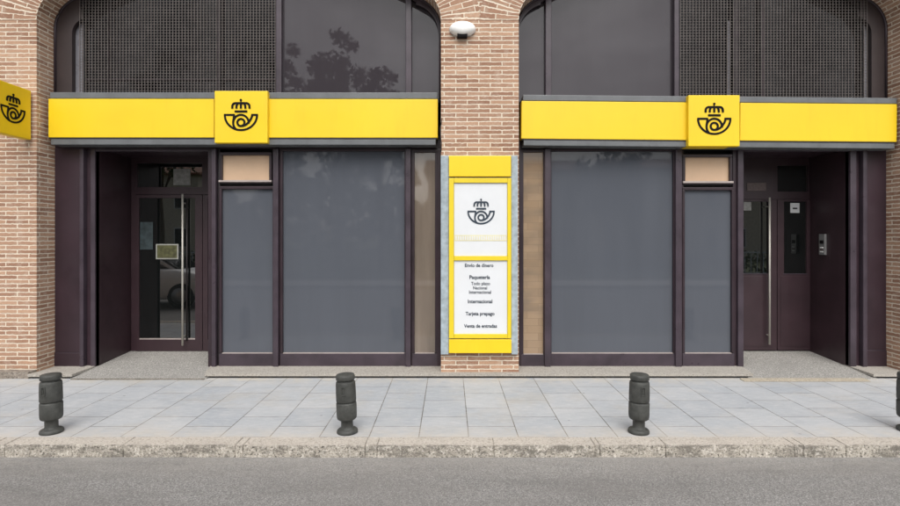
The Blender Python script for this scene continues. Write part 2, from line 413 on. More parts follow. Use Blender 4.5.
# arch rings with radial courses, 4 mm proud
for (xl, xr, wl, wr) in ((XL0, XL1, .46, .452), (XR0, XR1, .452, .46)):
    m = MB(); p = arch(xl, xr); q = arch(xl, xr, -.452); s = ZS
    for i in range(len(p)-1):
        (xa, za), (xb, zb) = p[i], p[i+1]; (ua, va), (ub, vb) = q[i], q[i+1]
        lim = XL1+.4525
        if xl == XL0: ua, ub = min(ua, lim-.002), min(ub, lim-.002)
        else: ua, ub = max(ua, lim+.002), max(ub, lim+.002)
        ln = math.hypot(ub-ua, vb-va)*.35+math.hypot(xb-xa, zb-za)*.65
        y = -.004
        m.face([(xa, y, za), (ua, y, va), (ub, y, vb), (xb, y, zb)][::-1], 'brick', [(20.0, s+.012), (20.452, s+.012), (20.452, s+ln+.012), (20.0, s+ln+.012)][::-1])
        m.face([(xa, y, za), (xb, y, zb), (xb, 0.002, zb), (xa, 0.002, za)], 'brick', [(20.0, s), (20.0, s+ln), (20.01, s+ln), (20.01, s)])
        s += ln
    m.build('arch_ring', building)
# rough base under left pillar, under right pillar
m = MB(); m.prism([(-14, -.10), (-4.83, -.10), (-4.815, .02), (-14, .02)], 'z', 0.0, .078, 'rough_base'); m.build('plinth', building)

F = RDEP
FD = F+.06
def recess(x0, x1, back_y, side):
    """walls, ceiling of one entrance recess"""
    zc = 2.70
    m = MB(); m.box(x0-.03, x0, F+.02, back_y+.02, -.05, zc, 'door_paint'); m.build('entrance_wall', building)
    m = MB(); m.box(x1, x1+.03, F+.02, back_y+.02, -.05, zc, 'door_paint'); m.build('entrance_wall', building)
    m = MB(); m.box(x0-.03, x1+.03, F+.02, back_y+.1, zc+.001, zc+.04, 'panel_paint'); m.build('entrance_ceiling', building)
BY = 1.03
LA, LB = X(95.1, F), X(208, F)      # left recess
RA, RB = X(743, F), X(849.6, F)     # right recess
recess(LA, LB, BY, 0); recess(RA, RB, BY, 1)
# recess floors (gently rising)
def rfloor(x0, x1, lip, fx0, fx1):
    m = MB()
    m.prism([(-.12, -.02), (-.12, .010), (F, .040), (BY+.05, .085), (BY+.05, -.02)], 'x', x0, x1, 'terrazzo')
    return m
m = rfloor(LA-.02, LB+.16, 0, 0, 0); m.box(X(72, -.12), X(205, -.12), -.150, -.121, -.01, .0085, 'sill_edge', .002); m.build('entrance_floor', building)
m = rfloor(RA-.14, RB+.02, 0, 0, 0); m.prism([(-.23, .002), (-.121, .014), (-.121, .0)], 'x', X(741, -.15), X(866, -.15), 'cement'); m.build('entrance_floor', building)
# stone sills
def stone(pts, z0, z1):
    m = MB(); m.prism(pts, 'z', z0+.021, z1, 'sill_stone')
    cx = sum(p[0] for p in pts)/len(pts); cy = sum(p[1] for p in pts)/len(pts)
    m.prism([(cx+(p[0]-cx)*.997, min(p[1]+.055, F+.1) if p[1] < -.05 else p[1]) for p in pts], 'z', z0-.02, z0+.0205, 'dark_metal_and_shade')  # near-black recessed base paints in the shadow line under the step
    bm = m.bm
    return m.build('stone_step', building)
stone([(-2.82, -.085), (3.48, -.085), (RA+.0, F+.1), (LB-.0, F+.1)], .004, .054)
stone([(-4.83, -.11), (-4.325, -.11), (LA, F+.1), (-4.83, F+.1)], .003, .054)
stone([(4.85, -.10), (14, -.10), (14, .005), (5.312, .005), (5.312, F+.1), (RB+.0, F+.1)], .003, .052)

def zf(py): return Z(py, F)
def xf(px): return X(px, F)
HEAD = zf(150)

# --- shop windows: frame with pane
def shop_window(px0, px1, py0, py1, pane, rail=True, headtop=2.73, name='shop_window', railz=.047, label=None, seal=True):
    x0, x1, zt, zb = xf(px0), xf(px1), zf(py0), zf(py1)
    f = MB(); b = .012
    f.box(x0-.03, x1+.03, F, FD+.02, zt, zt+.035, 'frame_paint', .004)
    f.box(x0-.03, x0, F+.002, FD+.02, zb, zt, 'frame_paint', .004)
    f.box(x1, x1+.03, F+.002, FD+.02, zb, zt, 'frame_paint', .004)
    if rail: f.box(x0-.03, x1+.03, F-.001, FD+.02, railz, zb-.008, 'mullion_paint', .004)
    else: f.box(x0-.03, x1+.03, F-.001, FD+.02, zb-.04, zb-.006, 'frame_paint', .004)
    if seal: f.box(x0+.004, x1-.004, F+.004, FD, zb-.0075, zb-.0005, 'seal')
    o = f.build(name, building)
    if label: o['label'] = label
    p = MB(); p.box(x0, x1, FD-.022, FD-.012, zb, zt, pane); p.build('pane', o)
    return o
shop_window(221.5, 272.5, 189, 353, 'film_glass')
shop_window(282.5, 404.5, 151, 353, 'film_glass')
shop_window(414.5, 435, 152, 353, 'bronze_glass', label='narrow window strip of brown glass')
shop_window(523.5, 543.5, 152, 354, 'brick_reflection_glass', label='narrow window strip of tan glass')
shop_window(551.5, 673.5, 151, 353, 'film_glass')
shop_window(685, 732, 190, 353, 'film_glass')
def top_light(px0, px1, py0, py1):
    o = shop_window(px0, px1, py0, py1, 'board', rail=False, name='top_light', label='small boarded window above the grey pane', seal=False)
    m = MB(); m.box(xf(px0)-.035, xf(px1)+.035, F-.02, F+.03, zf(py1+2.2), zf(py1+.2), 'seal', .003); m.build('sill', o)
    m = MB(); m.box(xf(px0)-.03, xf(px1)+.03, F+.02, FD, zf(py1+4.2), zf(py1+2.3), 'dark_metal_and_shade'); m.build('gap', o)
top_light(222, 269, 155, 180)
top_light(685.5, 730, 157, 181)
# --- mullions / posts on the front
def post(px0, px1, z0=.047, z1=2.70, dep=.035, mt='mullion_paint', bev=.012, name='mullion', y=None):
    m = MB(); m.box(xf(px0), xf(px1), F-dep, FD+.02, z0, z1, mt, bev); return m.build(name, building)
post(81, 85.2); post(85.3, 90.5, dep=-.03, mt='panel_paint', bev=.003); post(90.6, 95.1, dep=.0, bev=.004)
post(208, 212.4, dep=.0, mt='frame_paint', bev=.004); post(212.6, 216.8); post(217, 219.2, dep=-.02, mt='dark_metal_and_shade')
post(273.6, 279); post(279.2, 281.6, dep=-.012, mt='frame_paint', bev=.003)
post(405.6, 411); post(411.2, 413.6, dep=-.012, mt='frame_paint', bev=.003); post(436.5, 442, dep=.0, mt='frame_paint')
post(518.5, 522.6, dep=0, mt='frame_paint'); post(544.2, 550.4); 
post(674.6, 681); post(681.2, 684, dep=-.012, mt='frame_paint', bev=.003)
post(733.4, 737, dep=-.012, mt='frame_paint', bev=.003); post(737.2, 743, dep=.02)
post(849.6, 856, dep=.015); post(856.2, 861, dep=-.03, mt='panel_paint', bev=.003); post(861.2, 865.6)
# head rail above each bay + head over recess
for a, b in ((53.2, 441), (519, 888.5)):
    m = MB(); m.box(xf(a), xf(b), F+.012, FD+.03, 2.702, 2.80, 'frame_paint'); m.build('head_rail', building)
for a, b in ((95.2, 207.9), (743.1, 849.5)):
    m = MB(); m.box(xf(a), xf(b), F, FD, zf(151.2), 2.70, 'mullion_paint', .004); m.build('head_rail', building)
# solid side panels
def side_panel(px0, px1, pyr, z0=.05):
    m = MB(); m.box(xf(px0), xf(px1), F+.005, FD+.02, zf(pyr), 2.70, 'panel_paint', .004)
    m.box(xf(px0), xf(px1), F-.004, FD+.02, z0, zf(pyr)-.009, 'panel_paint', .004)
    m.box(xf(px0), xf(px1), F+.002, F+.03, zf(pyr)-.008, zf(pyr)-.001, 'mullion_paint')
    m.build('side_panel', building)
side_panel(52.5, 80.8, 352.5); side_panel(865.8, 888.6, 350)

# --- back walls with doors
def zb_(py): return Z(py, BY)
def xb(px): return X(px, BY)
def door_frame_poly(m, px0, px1, py0, py1, holes, mt, y0=BY, y1=BY+.05):
    """fill rectangle minus a grid of holes given as rows: (pyA, pyB, [(pxA,pxB),...])"""
    rows = sorted(holes, key=lambda h: h[0]); cur = py0
    for (a, b, hs) in rows:
        if a > cur: m.box(xb(px0), xb(px1), y0, y1, zb_(a), zb_(cur), mt)
        x = px0
        for (ha, hb) in sorted(hs):
            m.box(xb(x), xb(ha), y0, y1, zb_(b), zb_(a), mt); x = hb
        m.box(xb(x), xb(px1), y0, y1, zb_(b), zb_(a), mt); cur = b
    if cur < py1: m.box(xb(px0), xb(px1), y0, y1, zb_(py1), zb_(cur), mt)
ZD = .085
# left doorway
lw = MB(); pxe = 450+(LB)/ (d_of(BY))*FPX
door_frame_poly(lw, 131.2, pxe, 157.4, 194.5, [(163, 187, [(137, 202), (208, pxe-6)])], 'door_paint')
lw.box(xb(131.2), xb(136), BY, BY+.05, ZD, zb_(194.5), 'door_paint')
o = lw.build('door_surround', building)
m = MB(); m.box(xb(137), xb(202), BY+.03, BY+.04, zb_(187), zb_(163), 'door_glass'); m.build('pane', o)
m = MB(); m.box(xb(208), xb(pxe-6), BY+.03, BY+.04, zb_(187), zb_(163), 'door_glass'); m.build('pane', o)
m = MB(); m.box(xb(172.5), xb(189.5), BY+.024, BY+.028, zb_(185), zb_(168.5), 'paper_grey'); m.build('notice', o)
d = MB(); door_frame_poly(d, 136.4, 202.6, 195, 351, [(198, 339.5, [(139.5, 195.5)])], 'door_paint', BY-.012, BY+.035)
o = d.build('glass_door', building)
m = MB(); m.box(xb(139.5), xb(195.5), BY+.012, BY+.022, zb_(339.5), zb_(198), 'door_glass'); m.build('pane', o)
m = MB(); m.box(xb(139.5), xb(195.5), BY-.002, BY+.008, zb_(339.6), zb_(338.3), 'seal'); m.build('seal', o)
hx = xb(182.6)
def handle(hx, zt, zbm, parent, mt='steel', r=.0135, y=BY-.085):
    m = MB(); m.tube([(hx, y, zbm), (hx, y, zt)], r, mt, 16)
    for z in (zbm+.12, zt-.12): m.tube([(hx, y, z), (hx, BY+.012, z)], .009, mt, 10)
    return m.build('pull_handle', parent)
handle(X(182.6, BY-.085), Z(194, BY-.085), Z(345.5, BY-.085), o)
handle(xb(187.6), zb_(199), zb_(340), o, 'dark_metal_and_shade', .012, BY-.022)['label'] = 'dark inner pull handle'
m = MB(); m.box(xb(155.6), xb(178.2), BY+.006, BY+.010, zb_(259.2), zb_(244), 'paper_dim'); m.box(xb(157), xb(176.8), BY+.003, BY+.0055, zb_(258), zb_(245.2), 'leaf_card_green'); m.build('notice', o)
m = MB(); m.box(xb(139.8), xb(152.6), BY+.006, BY+.010, zb_(249.5), zb_(222), 'leaflet_blue'); m.build('notice', o)
d = MB(); door_frame_poly(d, 203.2, pxe, 195, 351, [(198, 339.5, [(208, pxe-6)])], 'door_paint', BY-.012, BY+.035)
o = d.build('glass_door', building)
m = MB(); m.box(xb(208), xb(pxe-6), BY+.012, BY+.022, zb_(339.5), zb_(198), 'door_glass'); m.build('pane', o)
# right doorway
pxs = 450+RA/d_of(BY)*FPX
rw = MB()
door_frame_poly(rw, pxs, 810.2, 157.4, 199.2, [(165.5, 191.5, [(777.5, 807.5)])], 'door_paint')
o = rw.build('door_surround', building)
m = MB(); m.box(xb(777.5), xb(807.5), BY+.03, BY+.04, zb_(191.5), zb_(165.5), 'door_glass'); m.build('pane', o)
m = MB(); m.box(xb(746.8), xb(765.8), BY-.008, BY-.001, zb_(190.8), zb_(182.8), 'plate_metal', .002); m.build('name_plate', o)
for (a, b, g0, g1, lab) in ((pxs+1, 776.3, pxs+9, 768, 'left leaf'), (777, 809.6, 783.5, 806, 'right leaf')):
    d = MB(); door_frame_poly(d, a, b, 199.6, 350, [(201.5, 273.5, [(g0, g1)])], 'door_paint', BY-.012, BY+.035)
    d.box(xb(g0-3.5), xb(g1+2), BY-.018, BY-.011, zb_(346), zb_(276), 'door_paint', .004)
    d.box(xb(g0-1), xb(g1+1), BY-.017, BY-.0125, zb_(274.3), zb_(273.4), 'mullion_paint')
    o = d.build('panelled_door', building)
    m = MB(); m.box(xb(g0), xb(g1), BY+.012, BY+.022, zb_(273.5), zb_(201.5), 'door_glass'); m.build('pane', o)
    if lab == 'left leaf':
        handle(X(769.6, BY-.085), Z(197.5, BY-.085), Z(344.5, BY-.085), o)
        m = MB(); m.box(xb(744), xb(751.5), BY+.005, BY+.009, zb_(210.5), zb_(201.8), 'paper_grey'); m.build('notice', o)
    else:
        m = MB(); m.box(xb(790.6), xb(799.8), BY+.005, BY+.009, zb_(212.8), zb_(203), 'paper'); m.box(xb(793), xb(797.4), BY+.002, BY+.0045, zb_(209), zb_(207.6), 'sign_black'); m.build('notice', o)
# --- upper windows
UY = F
def curved_plate(xl, xr, side, w, mt):
    """wide curved plate at one end of an upper window"""
    m = MB(); r = RC; n = 12; xi = xl if side < 0 else xr; sg = 1 if side < 0 else -1
    zb0 = 3.30
    out = [(xi, zb0)]+[(xi+sg*(r-r*math.cos(math.radians(75)*i/n)), ZS+r*math.sin(math.radians(75)*i/n)) for i in range(n+1)]
    inn = [(xi+sg*w, zb0)]+[(xi+sg*(r-(r-w)*math.cos(math.radians(75)*i/n)), ZS-.05+(r-w)*math.sin(math.radians(75)*i/n)) for i in range(n+1)]
    for i in range(len(out)-1):
        a, b, c, d_ = out[i], out[i+1], inn[i+1], inn[i]
        m.prism([a, b, c, d_], 'y', F-.005, FD+.03, mt)
    # outer rounded lip
    m.tube([(x+sg*.014, F-.012, z) for x, z in out], .014, 'frame_paint', 10)
    return m.build('window_surround', building)
curved_plate(XL0, XL1, -1, .215, 'surround_paint'); curved_plate(XL0, XL1, 1, .035, 'frame_paint')
curved_plate(XR0, XR1, -1, .035, 'frame_paint'); curved_plate(XR0, XR1, 1, .185, 'surround_paint')
# head plate hidden behind arch crown
for xl, xr in ((XL0, XL1), (XR0, XR1)):
    m = MB(); p = arch(xl, xr); q = arch(xl, xr, .06)
    for i in range(6, len(p)-7):
        m.prism([p[i], p[i+1], q[i+1], q[i]], 'y', F+.012, FD+.028, 'frame_paint')
    m.build('window_surround', building)
def upper_pane(px0, px1, mt, y=FD, nm='upper_window'):
    m = MB(); x0, x1 = xf(px0), xf(px1)
    m.box(x0, x1, y, y+.012, 3.28, 5.02, mt); return m.build(nm, building)
def upmull(px0, px1, dep=.01, mt='mullion_paint', z0=3.30, z1=5.0):
    m = MB(); m.box(xf(px0), xf(px1), F-dep, FD+.01, z0, z1, mt, .008); m.build('mullion', building)
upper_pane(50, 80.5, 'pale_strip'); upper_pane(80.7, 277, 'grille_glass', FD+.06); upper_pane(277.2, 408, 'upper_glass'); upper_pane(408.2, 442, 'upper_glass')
upmull(276, 281.6); upmull(405.6, 411.6); upmull(215, 218.5, -.05, 'frame_paint')
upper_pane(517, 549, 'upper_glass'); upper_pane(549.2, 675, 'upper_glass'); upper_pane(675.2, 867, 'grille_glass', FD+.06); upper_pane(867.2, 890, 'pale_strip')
upmull(545.4, 551.4); upmull(674.2, 679); upmull(735.5, 741, -.05, 'frame_paint'); upmull(764, 768, -.055, 'panel_paint')
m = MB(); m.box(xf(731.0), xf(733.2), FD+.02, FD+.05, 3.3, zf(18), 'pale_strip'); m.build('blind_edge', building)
m = MB(); m.box(xf(103), xf(104), FD+.03, FD+.05, 3.3, 5.0, 'panel_paint'); m.box(xf(81), xf(276), FD+.03, FD+.05, zf(78), zf(76), 'panel_paint'); m.build('window_bar', building)
def grille(px0, px1):
    m = MB(); x0, x1 = xf(px0), xf(px1); z0, z1 = 3.30, 4.62
    y = F-.012; st = .0372; n = int((x1-x0)/st)
    st = (x1-x0)/n
    for i in range(n+1): m.box(x0+i*st-.0036, x0+i*st+.0036, y-.004, y+.004, z0, z1, 'grille_wire')
    k = int((z1-z0)/.0350)
    for j in range(k+1): m.box(x0-.004, x1+.004, y+.0045, y+.0115, z0+j*.035-.0026, z0+j*.035+.0026, 'grille_wire')
    return m.build('window_grille', building)
grille(80.5, 275.5); grille(680, 866.3)
# block off the inside
m = MB(); m.box(-5.5, 6.0, 1.6, 1.7, 0, 5.6, 'dark_metal_and_shade'); m.box(-5.5, 6, FD+.2, 1.6, 2.80, 2.9, 'dark_metal_and_shade')
for a, b in ((XL0-.5, LA-.031), (LB+.031, XL1+.4), (XL1+.45, RA-.031), (RB+.031, XR1+.5)):
    m.box(a, b, FD+.14, FD+.16, 0, 2.79, 'dark_metal_and_shade')
m.build('inner_wall', building)

# ------------------------------------------------------------------ sign bands
def band(px0, px1, py0, py1, lx0, lx1, ly0, ly1, tilt, cop0, cop1, bot0, bot1, lab, rightbay):
    Yb = .10
    t = empty('sign_band', (X((px0+px1)/2, Yb), Yb, Z((py0+py1)/2, Yb)), lab, 'shop sign', 'long yellow sign bands over the two bays')
    cx, cz = t.location.x, t.location.z
    def loc(o): o.location = (-cx, -Yb, -cz); return o
    w = MB(); w.box(X(px0, Yb), X(lx0-.5, Yb), Yb, Yb+.13, Z(py1, Yb), Z(py0, Yb), 'yellow_sign', .006)
    w.box(X(lx1+.5, Yb), X(px1, Yb), Yb, Yb+.13, Z(py1, Yb), Z(py0, Yb), 'yellow_sign', .006)
    loc(w.build('panel', t))
    y = Yb+.01
    w = MB(); w.box(X(px0+1.5, y), X(px1-.3, y), y, F+.012, Z(cop1, y), Z(cop0, y), 'grey_beam', .006); loc(w.build('coping', t))
    w = MB(); w.box(X(px0+2.5, y), X(px1-2, y), y, F+.01, Z(bot1, y), Z(bot0+1, y), 'grey_beam', .006)
    w.box(X(px0+1, y), X(px1-1, y), y-.004, F, Z(bot0+.9, y), Z(bot0-.4, y), 'dark_metal_and_shade'); loc(w.build('lower_beam', t))
    w = MB(); w.box(X(px0+3, y), X(px1-3, y), Yb+.1305, F, Z(bot0-.5, y), Z(cop1+.2, y), 'dark_metal_and_shade'); loc(w.build('backing', t))
    t.rotation_euler = (0, math.radians(tilt), 0)
    return t
band(48.3, 437.8, 98.8, 137.5, 214.5, 267.5, 90.5, 142.5, .05, 92.2, 98.4, 138, 144.7, 'long yellow sign band with grey edges over the left bay', False)
band(521.4, 897, 102.4, 140.2, 688.5, 739.8, 95, 146, .5, 96.2, 102, 140.6, 147, 'long yellow sign band with grey edges over the right bay', True)

# ------------------------------------------------------------------ emblem
def emblem(mt, size):
    """posthorn under a crown; drawn in the x-z plane, width = size, front towards -y; strokes are thin raised ribbons"""
    m = MB(); U = size/430.; W = 27*U
    def P(x, y): return ((x-272)*U, (268-y)*U)
    lvl = [0]
    def stroke(pts, w=W, closed=False):
        pts = [P(*p) for p in pts]; n = len(pts); Lf, Rt = [], []
        lvl[0] += 1; y0 = -.003-.0004*lvl[0]
        for i in range(n):
            a = pts[(i-1) % n] if (i > 0 or closed) else pts[i]; b = pts[(i+1) % n] if (i < n-1 or closed) else pts[i]
            dx, dz = b[0]-a[0], b[1]-a[1]; l = math.hypot(dx, dz) or 1; nx, nz = -dz/l*w/2, dx/l*w/2
            Lf.append((pts[i][0]+nx, pts[i][1]+nz)); Rt.append((pts[i][0]-nx, pts[i][1]-nz))
        t = bmesh.new()
        def ring(y): return [t.verts.new((p[0], y, p[1])) for p in Lf], [t.verts.new((p[0], y, p[1])) for p in Rt]
        l0, r0 = ring(y0); l1, r1 = ring(0.)
        rng = range(n if closed else n-1)
        for i in rng:
            j = (i+1) % n
            t.faces.new((l0[i], l0[j], r0[j], r0[i])); t.faces.new((l0[i], l1[i], l1[j], l0[j])); t.faces.new((r0[i], r0[j], r1[j], r1[i]))
        if not closed:
            t.faces.new((l0[0], r0[0], r1[0], l1[0])); t.faces.new((l0[-1], l1[-1], r1[-1], r0[-1]))
        bmesh.ops.recalc_face_normals(t, faces=t.faces[:]); m.add(t, mt)
    def arc(cx, cy, rx, ry, a0, a1, n=24): return [(cx+rx*math.cos(math.radians(a0+(a1-a0)*i/n)), cy-ry*math.sin(math.radians(a0+(a1-a0)*i/n))) for i in range(n+1)]
    stroke(arc(272, 243, 213, 200, 180, 360, 44))                    # outer curve of the horn
    stroke([(48, 243), (186, 243)]); stroke([(408, 243), (497, 243)])
    stroke([(182, 236), (180, 275), (172, 315), (170, 345), (173, 375), (184, 405), (205, 432)])
    stroke(arc(272, 343, 101, 101, 175, -5, 30)+[(382, 345)])          # big loop
    stroke(arc(272, 343, 47, 47, 0, 360, 30)[:-1], closed=True)      # small ring
    stroke([(272, 390), (310, 385), (345, 368), (380, 335), (405, 295), (418, 262), (420, 243)])
    stroke([(190, 197), (356, 197)])                                 # crown base
    stroke([(158, 160)]+arc(197, 132, 38, 43, 180, 90, 10)+[(272, 89)]+arc(347, 132, 38, 43, 90, 0, 10)+[(386, 160)])
    stroke([(212, 160), (214, 125), (228, 92)], W*.95); stroke([(332, 160), (330, 125), (316, 92)], W*.95); stroke([(272, 160), (272, 92)], W*.95)
    stroke([(272, 90), (272, 32)], W*.45); stroke([(258, 47), (286, 47)], W*.7)
    return m
def logo_box(px0, px1, py0, py1, mt, lab, grp):
    Y = .04
    x0, x1, z0, z1 = X(px0, Y), X(px1, Y), Z(py1, Y), Z(py0, Y)
    t = empty('emblem_sign', ((x0+x1)/2, Y, (z0+z1)/2), lab, 'emblem sign', grp)
    w = (x1-x0)/2; h = (z1-z0)/2
    m = MB(); m.box(-w, w, 0, .20, -h, h, 'yellow_sign', .008); m.build('panel', t)
    e = emblem('sign_black', 32.6/FPX*d_of(Y)); e = e.build('emblem', t); e.location = (0, -.0005, -.0)
    return t
G = 'square yellow emblem signs on the bands'
logo_box(214.5, 267.5, 90.7, 142.8, 'sign_black', 'square yellow sign with black posthorn and crown, in the middle of the left band', G)
logo_box(688.5, 739.8, 95, 146.2, 'sign_black', 'square yellow sign with black posthorn and crown, in the middle of the right band', G)
# projecting sign on the left pillar
t = empty('projecting_sign', (-4.90, -.05, 3.035), 'yellow square sign with black posthorn sticking out from the left brick pillar', 'projecting sign')
m = MB(); m.box(-.05, .05, -.55, .02, -.285, .285, 'yellow_sign', .01); m.build('panel', t)
for sg, rz in ((1, 90), (-1, -90)):
    e = emblem('sign_black', .33).build('emblem', t); e.location = (.0505*sg, -.245, .0); e.rotation_euler = (0, 0, math.radians(rz))
m = MB()
m.box(-.02, .02, .021, .055, -.2, .2, 'dark_metal_and_shade', .004)
m.build('bracket', t)

# ------------------------------------------------------------------ totem on the central pillar
TY = -.055
def xt(px, y=TY): return X(px, y)
def zt(py, y=TY): return Z(py, y)
t = empty('information_panel', (xt(480), TY, zt(355)), 'tall white and yellow information board in a grey metal surround on the middle brick pillar', 'information board')
ox, oz = t.location.x, t.location.z
def tb(name, boxes, parent=t):
    m = MB()
    for (a, b, c, d_, y0, y1, mt, bv) in boxes: m.box(xt(a)-ox, xt(b)-ox, y0-TY, y1-TY, zt(d_)-oz, zt(c)-oz, mt, bv)
    return m.build(name, t)
tb('surround', [(440.8, 448.6, 155.5, 354.6, TY, .005, 'galvanised', .004), (511.4, 517.9, 155.5, 354.6, TY, .005, 'galvanised', .004), (448.7, 511.3, 156.6, 353, TY+.01, .004, 'galvanised', 0)])
tb('top_panel', [(448.9, 510.8, 156, 176.8, TY-.035, TY+.009, 'yellow_sign', .005)])
tb('board_frame', [(448.9, 453.9, 178.2, 338, TY-.03, TY+.009, 'yellow_frame', .004), (507.2, 511.0, 178.2, 338, TY-.03, TY+.009, 'yellow_frame', .004),
   (454.0, 507.1, 178.2, 183, TY-.03, TY+.009, 'yellow_frame', .004), (454.0, 507.1, 256, 260.4, TY-.03, TY+.009, 'yellow_frame', .004), (454.0, 507.1, 333.8, 338, TY-.03, TY+.009, 'yellow_frame', .004)])
tb('bottom_panel', [(448.9, 511.2, 339, 352.6, TY-.035, TY+.009, 'yellow_sign', .005)])
up = tb('upper_board', [(454.1, 507.0, 183.1, 255.9, TY-.012, TY+.009, 'sign_white', 0)])
lo = tb('lower_board', [(454.1, 507.0, 260.5, 333.7, TY-.012, TY+.009, 'sign_white', 0)])
FY = TY-.0125
m = MB(); m.box(xt(454.6)-ox, xt(506.5)-ox, FY-.0012-TY, FY-TY, zt(241)-oz, zt(235)-oz, 'sign_cream')
for k in range(22): m.box(xt(455.5+2.32*k)-ox, xt(456.8+2.32*k)-ox, FY-.0022-TY, FY-.0013-TY, zt(240)-oz, zt(236)-oz, 'sign_white')
m.build('stripe', up)
e = emblem('sign_navy', 26/FPX*d_of(TY)).build('emblem', up); e.location = (xt(481)-ox, FY-TY, zt(213)-oz)
DG = None
def text(s, px, py, wpx, parent, mt='sign_navy', off=.0):
    cu = bpy.data.curves.new('writing', 'FONT'); cu.body = s; cu.align_x = 'CENTER'; cu.align_y = 'CENTER'; cu.size = .05
    cu.extrude = .0006; cu.offset = off; cu.resolution_u = 3
    o = bpy.data.objects.new('writing', cu); COL.objects.link(o)
    bpy.context.view_layer.update()
    me = bpy.data.meshes.new_from_object(o.evaluated_get(bpy.context.evaluated_depsgraph_get()))
    w = max(v.co.x for v in me.vertices)-min(v.co.x for v in me.vertices)
    bpy.data.objects.remove(o)
    sc = (wpx/FPX*d_of(FY))/w
    me.materials.clear(); me.materials.append(M[mt])
    q = bpy.data.objects.new('writing', me); COL.objects.link(q); q.parent = parent
    q.rotation_euler = (math.radians(90), 0, 0); q.scale = (sc, sc*1.08, 1)
    q.location = (xt(px)-ox, FY-TY-.0012, zt(py)-oz); return q
for s, px, py, w, off in (('Envío de dinero', 479, 265.5, 28.5, .0012), ('Paquetería', 479.5, 277.3, 20.5, .0014), ('Todo plazo', 480.5, 283.6, 19, .0009), ('Nacional', 480, 288, 14, .0009),
                     ('Internacional', 480, 292.2, 22, .0009), ('Internacional', 480, 301.5, 24.5, .0013), ('Tarjeta prepago', 480, 313.7, 29, .0013), ('Venta de entradas', 480.5, 326, 33, .0013)):
    text(s, px, py, w, lo, off=off)

# ------------------------------------------------------------------ alarm lamp
ly = -.05
t = empty('wall_lamp', (X(462.6, ly), 0, Z(28, ly)), 'white oval wall lamp high on the middle brick pillar', 'wall lamp')
w2 = 13.2/FPX*6.3; h2 = 7.4/FPX*6.3
prof = [(0.0, 0)]+[(math.cos(a)*1.0, .012+math.sin(a)*1.0) for a in [math.radians(x) for x in range(0, 91, 10)]]
m = MB(); m.lathe([(max(r, .001)*w2, z*.09) for r, z in [(1.0, 0), (1.0, .12), (.99, .3), (.95, .5), (.86, .7), (.7, .87), (.45, .97), (.2, 1.), (.001, 1.)]], 'lamp_white', 40, (0, -.012, 0), (1, 1, h2/w2), 'y'); m.build('cover', t)
m = MB(); m.lathe([(w2*1.02, 0), (w2*1.02, .011), (w2*.9, .0115)], 'paper', 40, (0, -.0, 0), (1, 1, h2/w2), 'y'); m.build('back_plate', t)
m = MB(); m.box(-.062, .055, -.07, -.0, -h2-.022, -h2+.016, 'sign_black', .006); m.build('sensor', t)
# cable down the pillar edge
m = MB(); m.tube([(XL1+.012, -.008, Z(118)), (XL1+.004, -.014, Z(124)), (XL1-.012, -.012, Z(129)), (XL1-.006, -.01, Z(136)), (XL1+.006, -.01, Z(143)), (XL1+.002, -.006, Z(152))], .004, 'dark_metal_and_shade', 6)
tag(m.build('cable'), 'thin black cable running down the left edge of the middle brick pillar', 'cable')
# intercom on the right entrance wall
iy = .75
t = empty('intercom', (RB-.001, iy, Z(244.5, iy)), 'silver intercom panel on the inner wall beside the right doorway', 'intercom')
m = MB(); m.box(-.028, 0, -.055, .055, -.135, .135, 'intercom_metal', .004); m.build('panel', t)
m = MB(); m.box(-.031, -.0281, -.035, .035, .01, .055, 'sign_black', .002); m.build('camera', t)
for k in range(3):
    m = MB(); m.box(-.033, -.0281, -.03, .03, -.05-k*.026, -.033-k*.026, 'lamp_white' if k != 1 else 'plate_metal', .002); m.build('button', t)

# ------------------------------------------------------------------ bollards
prof = [(.001, 0), (.090, 0), (.0955, .004), (.0965, .012), (.094, .024), (.086, .032), (.066, .038), (.055, .044), (.052, .052), (.052, .106), (.056, .110), (.078, .114), (.086, .120), (.0905, .132), (.0925, .16), (.0925, .246), (.0905, .251), (.080, .253), (.080, .263),
        (.0895, .265), (.0915, .270), (.0915, .33), (.0895, .405), (.087, .421), (.084, .426), (.072, .428), (.072, .439), (.083, .441), (.0865, .446), (.0865, .470), (.084, .480), (.078, .4855), (.055, .489), (.03, .491), (.001, .492)]
prof = [(a*.90 if a > .06 else a*.94, b) for a, b in prof]
def bollard_body():
    m = MB(); m.lathe(prof, 'iron', 48); return m
def crest():
    """small raised rectangular crest wrapped on the upper drum"""
    m = MB(); r = .0823
    def patch(a0, a1, z0, z1, out):
        n = 4
        t = bmesh.new(); A = []; B = []
        for i in range(n+1):
            a = a0+(a1-a0)*i/n; A.append([t.verts.new((math.sin(a)*q, -math.cos(a)*q, z)) for q, z in ((r-.004, z0), (r+out, z0+.001), (r+out, z1-.001), (r-.004, z1))])
        for i in range(n):
            for k in range(3): t.faces.new((A[i][k], A[i+1][k], A[i+1][k+1], A[i][k+1]))
        t.faces.new(A[0]); t.faces.new(A[-1][::-1]); bmesh.ops.recalc_face_normals(t, faces=t.faces[:]); m.add(t, 'iron')
    w = .21; patch(-w, w, .324, .333, .006); patch(-w, w, .390, .399, .006); patch(-w, -w+.08, .333, .390, .006); patch(w-.08, w, .333, .390, .006)
    patch(-.07, .07, .345, .375, .005); patch(-.03, .03, .375, .384, .005)
    return m
b0 = empty('bollard', (-3.31, -1.83, 0), 'short dark grey iron bollard on the kerb edge in front of the left doorway', 'bollard', 'short iron bollards along the kerb')
bollard_body().build('post', b0); crest().build('crest', b0)
